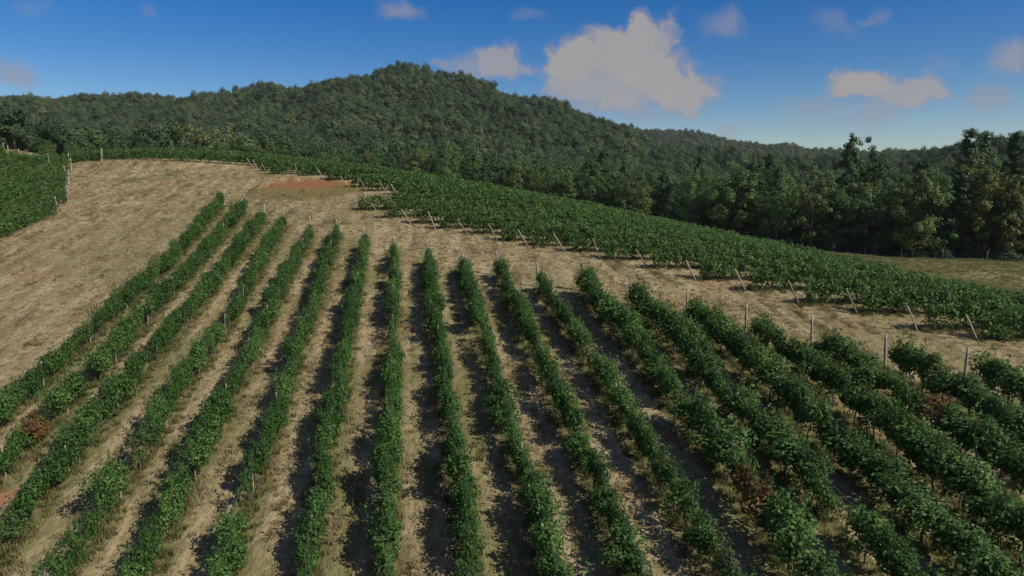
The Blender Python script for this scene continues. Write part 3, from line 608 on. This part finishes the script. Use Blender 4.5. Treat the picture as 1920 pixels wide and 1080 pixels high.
# skyline of the forest edge in the photograph
SKY_X = [0, 560, 640, 760, 840, 900, 1000, 1100, 1200, 1300, 1400, 1480, 1560, 1620, 1690, 1760, 1820, 1920, 2300]; SKY_Y = [262, 262, 268, 275, 275, 285, 290, 292, 300, 300, 300, 305, 318, 315, 318, 285, 265, 272, 262]
nt = 0; cnt = {}
for layer, (off, n, grp) in enumerate(((2.5, 66, 'trees along the front of the forest edge'), (9, 52, 'trees in the second line of the forest edge'), (17, 44, 'trees in the third line of the forest edge'))):
    for i in range(n):
        px = -60 + (i + .5) * 2040 / n + rt.normal(0, 9)
        if px < 80: continue
        tt = np.linspace(60, 320, 500); xx = (px - 960) / F * tt * 1.0; dep = tt[np.argmax(tt > front(xx))] + off + rt.normal(0, 1.2)
        x = (px - 960) / F * dep
        if min((x - a) ** 2 + (y_ - dep) ** 2 for a, y_ in taken) < 9: continue
        sx, sy = px, np.interp(px, SKY_X, SKY_Y); top = at(px, sy, dep)[2]; z = H1(x, dep)
        hgt = np.clip((top - z) * (rt.uniform(.6, .92) if layer == 0 else rt.uniform(.8, 1.04)), 7, 25)
        kd = rt.choice(['round', 'oval', 'forked', 'pine'], p=[.36, .34, .22, .08] if px < 1650 else [.2, .3, .12, .38]); ye = rt.random() < .15
        near = min(NOTED, key=lambda q: abs(q[0] - px)); side = 'left' if px < near[0] else 'right'
        base = ('olive ' if ye else 'green ') + DESC[kd] + (' pine' if kd == 'pine' else ' tree') + (' at the forest edge' if layer == 0 else ' inside the forest edge')
        if px < 700:
            lab = base + ', low behind the hill crest on the left'; grp2 = 'trees behind the hill crest, %s %s' % (kd, 'olive' if ye else 'green') + (' in front' if layer == 0 else ' behind')
        else:
            nm = {1590: 'the spiky dark tree', 1645: 'the dark round-tipped tree', 1728: 'the bright yellow-green tree', 1815: 'the highest pine', 1850: 'the second tall pine', 1900: 'the right edge pine', 1380: 'the big round tree', 1300: 'the grey-green round tree', 1465: 'the upright green tree', 1530: 'the olive yellow tree', 1200: 'the yellowish loose tree', 838: 'the pale silvery tree', 780: 'the broad olive tree', 975: 'the pale-rimmed round crown', 1110: 'the dark upright tree'}[near[0]]
            lab = base.replace('inside the forest edge', 'behind the front line') + ', ' + side + ' of ' + nm; grp2 = None
            key = lab; cnt[key] = cnt.get(key, 0) + 1
            if cnt[key] > 1: lab = lab.replace(', ' + side, ', %s one %s' % (ORD[cnt[key] - 1], side))
        plant_tree(x, dep, hgt, kd, ye, rt.uniform(.85, 1.2), lab, grp2 or grp); taken.append((x, dep)); nt += 1

# forest on the hills: nobody could count it
def hill_crown(seed, n, size):
    r = np.random.default_rng(seed); nc = 8
    a = np.arange(nc) * 2.4 + r.uniform(0, 6); rad = 2.7 * np.sqrt((np.arange(nc) + .6) / nc); CC = np.c_[rad * np.cos(a), rad * np.sin(a), 9.6 - .34 * rad ** 2 + r.normal(0, .7, nc)]
    CC = np.r_[CC, [[r.normal(0, .5), r.normal(0, .5), 10.2]], np.c_[2.6 * np.cos(a[:4]), 2.6 * np.sin(a[:4]), r.uniform(3.5, 6, 4)]]; CR = np.r_[r.uniform(1.3, 2.0, nc), [2.], r.uniform(1.2, 1.8, 4)]
    C, N, S = clump_cards(CC, CR, n // len(CC), size * .6, size * 1.25, r, .8)
    V, Fc = cards(C, N, S, r); tV, tF = tubes([(np.array([(0, 0, -1), (.1, 0, 6), (0, .1, 12)]), np.array([.3, .22, .06]))], 5)
    Fa = np.r_[Fc, tF + len(V)]; V = np.r_[V, tV]; mi = np.r_[np.zeros(len(Fc)), np.ones(len(tF))]
    me = bpy.data.meshes.new('hill_tree'); me.from_pydata(V.tolist(), [], [tuple(dict.fromkeys(f)) for f in Fa.tolist()]); me.materials.append(M['hill']); me.materials.append(M['bark'])
    me.polygons.foreach_set('material_index', mi.astype(int)); me.update(); return me
rh = np.random.default_rng(9)
HP = [hill_crown(300 + i, 1150, .62) for i in range(7)]
def jitter_grid(x0, x1, y0, y1, st):
    X, Y = np.meshgrid(np.arange(x0, x1, st), np.arange(y0, y1, st)); X = X.ravel() + rh.uniform(-.48, .48, X.size) * st; Y = Y.ravel() + rh.uniform(-.48, .48, Y.size) * st; return X, Y
XX, YY = [], []
for y0, y1, st in ((95, 420, 7.4), (420, 760, 8.4), (760, 1250, 9.2), (1250, 2150, 13)):
    a, b = jitter_grid(-.92 * y1 - 30, .92 * y1 + 60, y0, y1, st); k = (b > front(a) + 22) & (np.abs(a) < .92 * b + 60); XX.append(a[k]); YY.append(b[k])
X = np.concatenate(XX); Y = np.concatenate(YY); Z = H(X, Y)
keep = np.ones(len(X), bool); far = Y > 1250                    # behind the main ridge only what rises above it is needed
Z2 = 335 - F * (Z + 12) / Y
keep[far] = (Z2[far] < 300) & (X[far] > 100)
X, Y, Z = X[keep], Y[keep], Z[keep]
sc = rh.uniform(.85, 1.65, len(X)) * np.where(Y > 1250, 1.5, np.where(Y > 760, 1.1, 1.)); sz = (.45 + .55 * sc) * rh.uniform(.85, 1.2, len(X)); 
tall = rh.random(len(X)) < .04; sz[tall] *= 1.25
f_ = scatter('forest', np.c_[X, Y, Z - .3], rh.uniform(0, 6.28, len(X)), np.c_[sc, sc, sz], rh.integers(0, 7, len(X)), HP)
tag(f_, 'dense green broadleaf forest covering the hill and ridges behind the vineyard', 'forest')
# bushes along the foot of the forest edge
bx = rh.uniform(-160, 130, 700); by = front(bx) + rh.uniform(-1.5, 9, 700); kk = np.abs(bx) < .85 * by; bx, by = bx[kk], by[kk]
bs = rh.uniform(.16, .42, len(bx))
b_ = scatter('undergrowth', np.c_[bx, by, H(bx, by) - bs * 5.5], rh.uniform(0, 6.28, len(bx)), np.c_[bs * 1.3, bs * 1.3, bs], rh.integers(0, 7, len(bx)), HP)
tag(b_, 'dark bushy undergrowth along the foot of the forest edge', 'undergrowth')

# ------------------------------------------------------------------ fence along the forest edge
fpx = [(1270, 430, 178), (1315, 435, 171), (1357, 441, 165), (1402, 446, 160), (1450, 454, 154), (1503, 461, 148), (1560, 473, 141), (1622, 478, 136), (1690, 484, 130), (1767, 487, 126), (1850, 489, 123), (1945, 491, 120)]
fp = [at(*q) for q in fpx]; fz = [H1(p[0], p[1]) for p in fp]
fe = empty('fence', (fp[0][0], fp[0][1], fz[0]), 'low wire fence on thin grey posts along the foot of the forest', 'fence')
FP = post_mesh('fence_post', 1.75, .085, M['fence_post'])
for i, p in enumerate(fp): part('post', FP, fe, (p[0] - fp[0][0], p[1] - fp[0][1], fz[i] - fz[0]), (0, rt.normal(0, .05), 0), (1, 1, rt.uniform(.9, 1.1)))
P0 = np.array([[p[0] - fp[0][0], p[1] - fp[0][1], z - fz[0]] for p, z in zip(fp, fz)])
part('wire', tube_mesh('fence_wire', [(P0 + [0, 0, hh], np.full(len(P0), .008)) for hh in (.4, .85, 1.3)], M['wire'], 3), fe)

# ------------------------------------------------------------------ grass
rg = np.random.default_rng(31)
def in_view(x, y, m=1.06): return (y > 12) & (np.abs(x) < .756 * y * m + 3)
TUFTS = [tuft('dry_tuft', M['straw'], 22, .13, .34, .026, rg) for _ in range(5)] + [tuft('dry_tuft_tall', M['straw'], 16, .26, .25, .022, rg) for _ in range(2)]
WEEDS = [tuft('weed_tuft', M['weed'], 24, .30, .36, .028, rg) for _ in range(4)]
def field_points(n, y0, y1):
    y = np.sqrt(rg.uniform(y0 * y0, y1 * y1, n)); x = rg.uniform(-.83, .83, n) * y; return x, y
x, y = field_points(80000, 15, 150); k = ((y < lane_y(x) + 3) | (x < -60) | ((x > 36) & (y > 60))) & (y < front(x)); x, y = x[k], y[k]
k = rg.random(len(x)) < np.interp(y, [15, 40, 120], [1, .9, .45]); x, y = x[k], y[k]
s_ = rg.uniform(.6, 1.35, len(x)) * np.interp(y, [20, 60, 120], [.9, 1.15, 1.5])
pk = np.where(rg.random(len(x)) < .88, rg.integers(0, 5, len(x)), rg.integers(5, 7, len(x)))
nc = 1500; cx_, cy_ = field_points(nc, 16, 135); kk = (cy_ < lane_y(cx_) + 2) | (cx_ < -55) | ((cx_ > 40) & (cy_ > 62)); cx_, cy_ = cx_[kk], cy_[kk]     # taller tussocks left by the mower
per = 16; a_, b_ = rg.normal(0, .16, (len(cx_), per)), rg.normal(0, .75, (len(cx_), per)); cx2 = (cx_[:, None] + a_ * CT - b_ * ST).ravel(); cy2 = (cy_[:, None] + a_ * ST + b_ * CT).ravel()
keep_ = ((x + 31) / 8) ** 2 + ((y - 102) / 5) ** 2 > rg.uniform(.3, 1.2, len(x)); x, y, s_, pk = x[keep_], y[keep_], s_[keep_], pk[keep_]
x, y = np.r_[x, cx2], np.r_[y, cy2]; s_ = np.r_[s_, rg.uniform(.9, 1.7, len(cx2))]; pk = np.r_[pk, rg.integers(4, 7, len(cx2))]
o = scatter('dry_grass', np.c_[x, y, H(x, y)], rg.uniform(0, 6.28, len(x)), np.c_[s_, s_, s_ * rg.uniform(.6, 1.2, len(x))], pk, TUFTS)
tag(o, 'short dry straw-coloured grass over the slope and between the vine rows', 'grass')
wx, wy = [], []
for k, (u, vn, vf) in ROWS.items():
    n = int((vf - vn) * 10); v = rg.uniform(vn, vf, n); a, b = uv2xy(row_u(k, v) + rg.normal(0, .26, n), v); wx.append(a); wy.append(b)
for x0, y0 in LANE[:24]:
    n = 140; q = rg.uniform(0, 14, n); wx.append(x0 + DX * q + rg.normal(0, .3, n)); wy.append(y0 + DY * q + rg.normal(0, .3, n))
x, y = np.concatenate(wx), np.concatenate(wy); s_ = rg.uniform(.5, 1.35, len(x))
o = scatter('weeds', np.c_[x, y, H(x, y)], rg.uniform(0, 6.28, len(x)), np.c_[s_, s_, s_ * rg.uniform(.7, 1.2, len(x))], rg.integers(0, 4, len(x)), WEEDS)
tag(o, 'olive weeds and taller grass growing under the vine rows', 'weeds')

# ------------------------------------------------------------------ haze: one closed box of even pale air round everything below the sky
m, t = material('haze'); t.node('ShaderNodeOutputMaterial', {'Volume': t.node('ShaderNodeVolumePrincipled', {'Color': (.86, .88, .92, 1), 'Density': HAZE, 'Anisotropy': .1})})
zb = float(GZ.min()) - 1.2; zt = max(20., float(Z.max()) + 26.); hx = float(max(abs(gx[0]), gy[-1] - 70)) + 20
V = [(a * hx, 70 + b * hx, c) for c in (zb, zt) for b in (-1, 1) for a in (-1, 1)]
hz_ = bpy.data.objects.new('haze', mesh('haze', V, [(0, 2, 3, 1), (4, 5, 7, 6), (0, 1, 5, 4), (2, 6, 7, 3), (0, 4, 6, 2), (1, 3, 7, 5)], m)); COL.objects.link(hz_); tag(hz_, kind='stuff')
SC.cycles.volume_bounces = 0
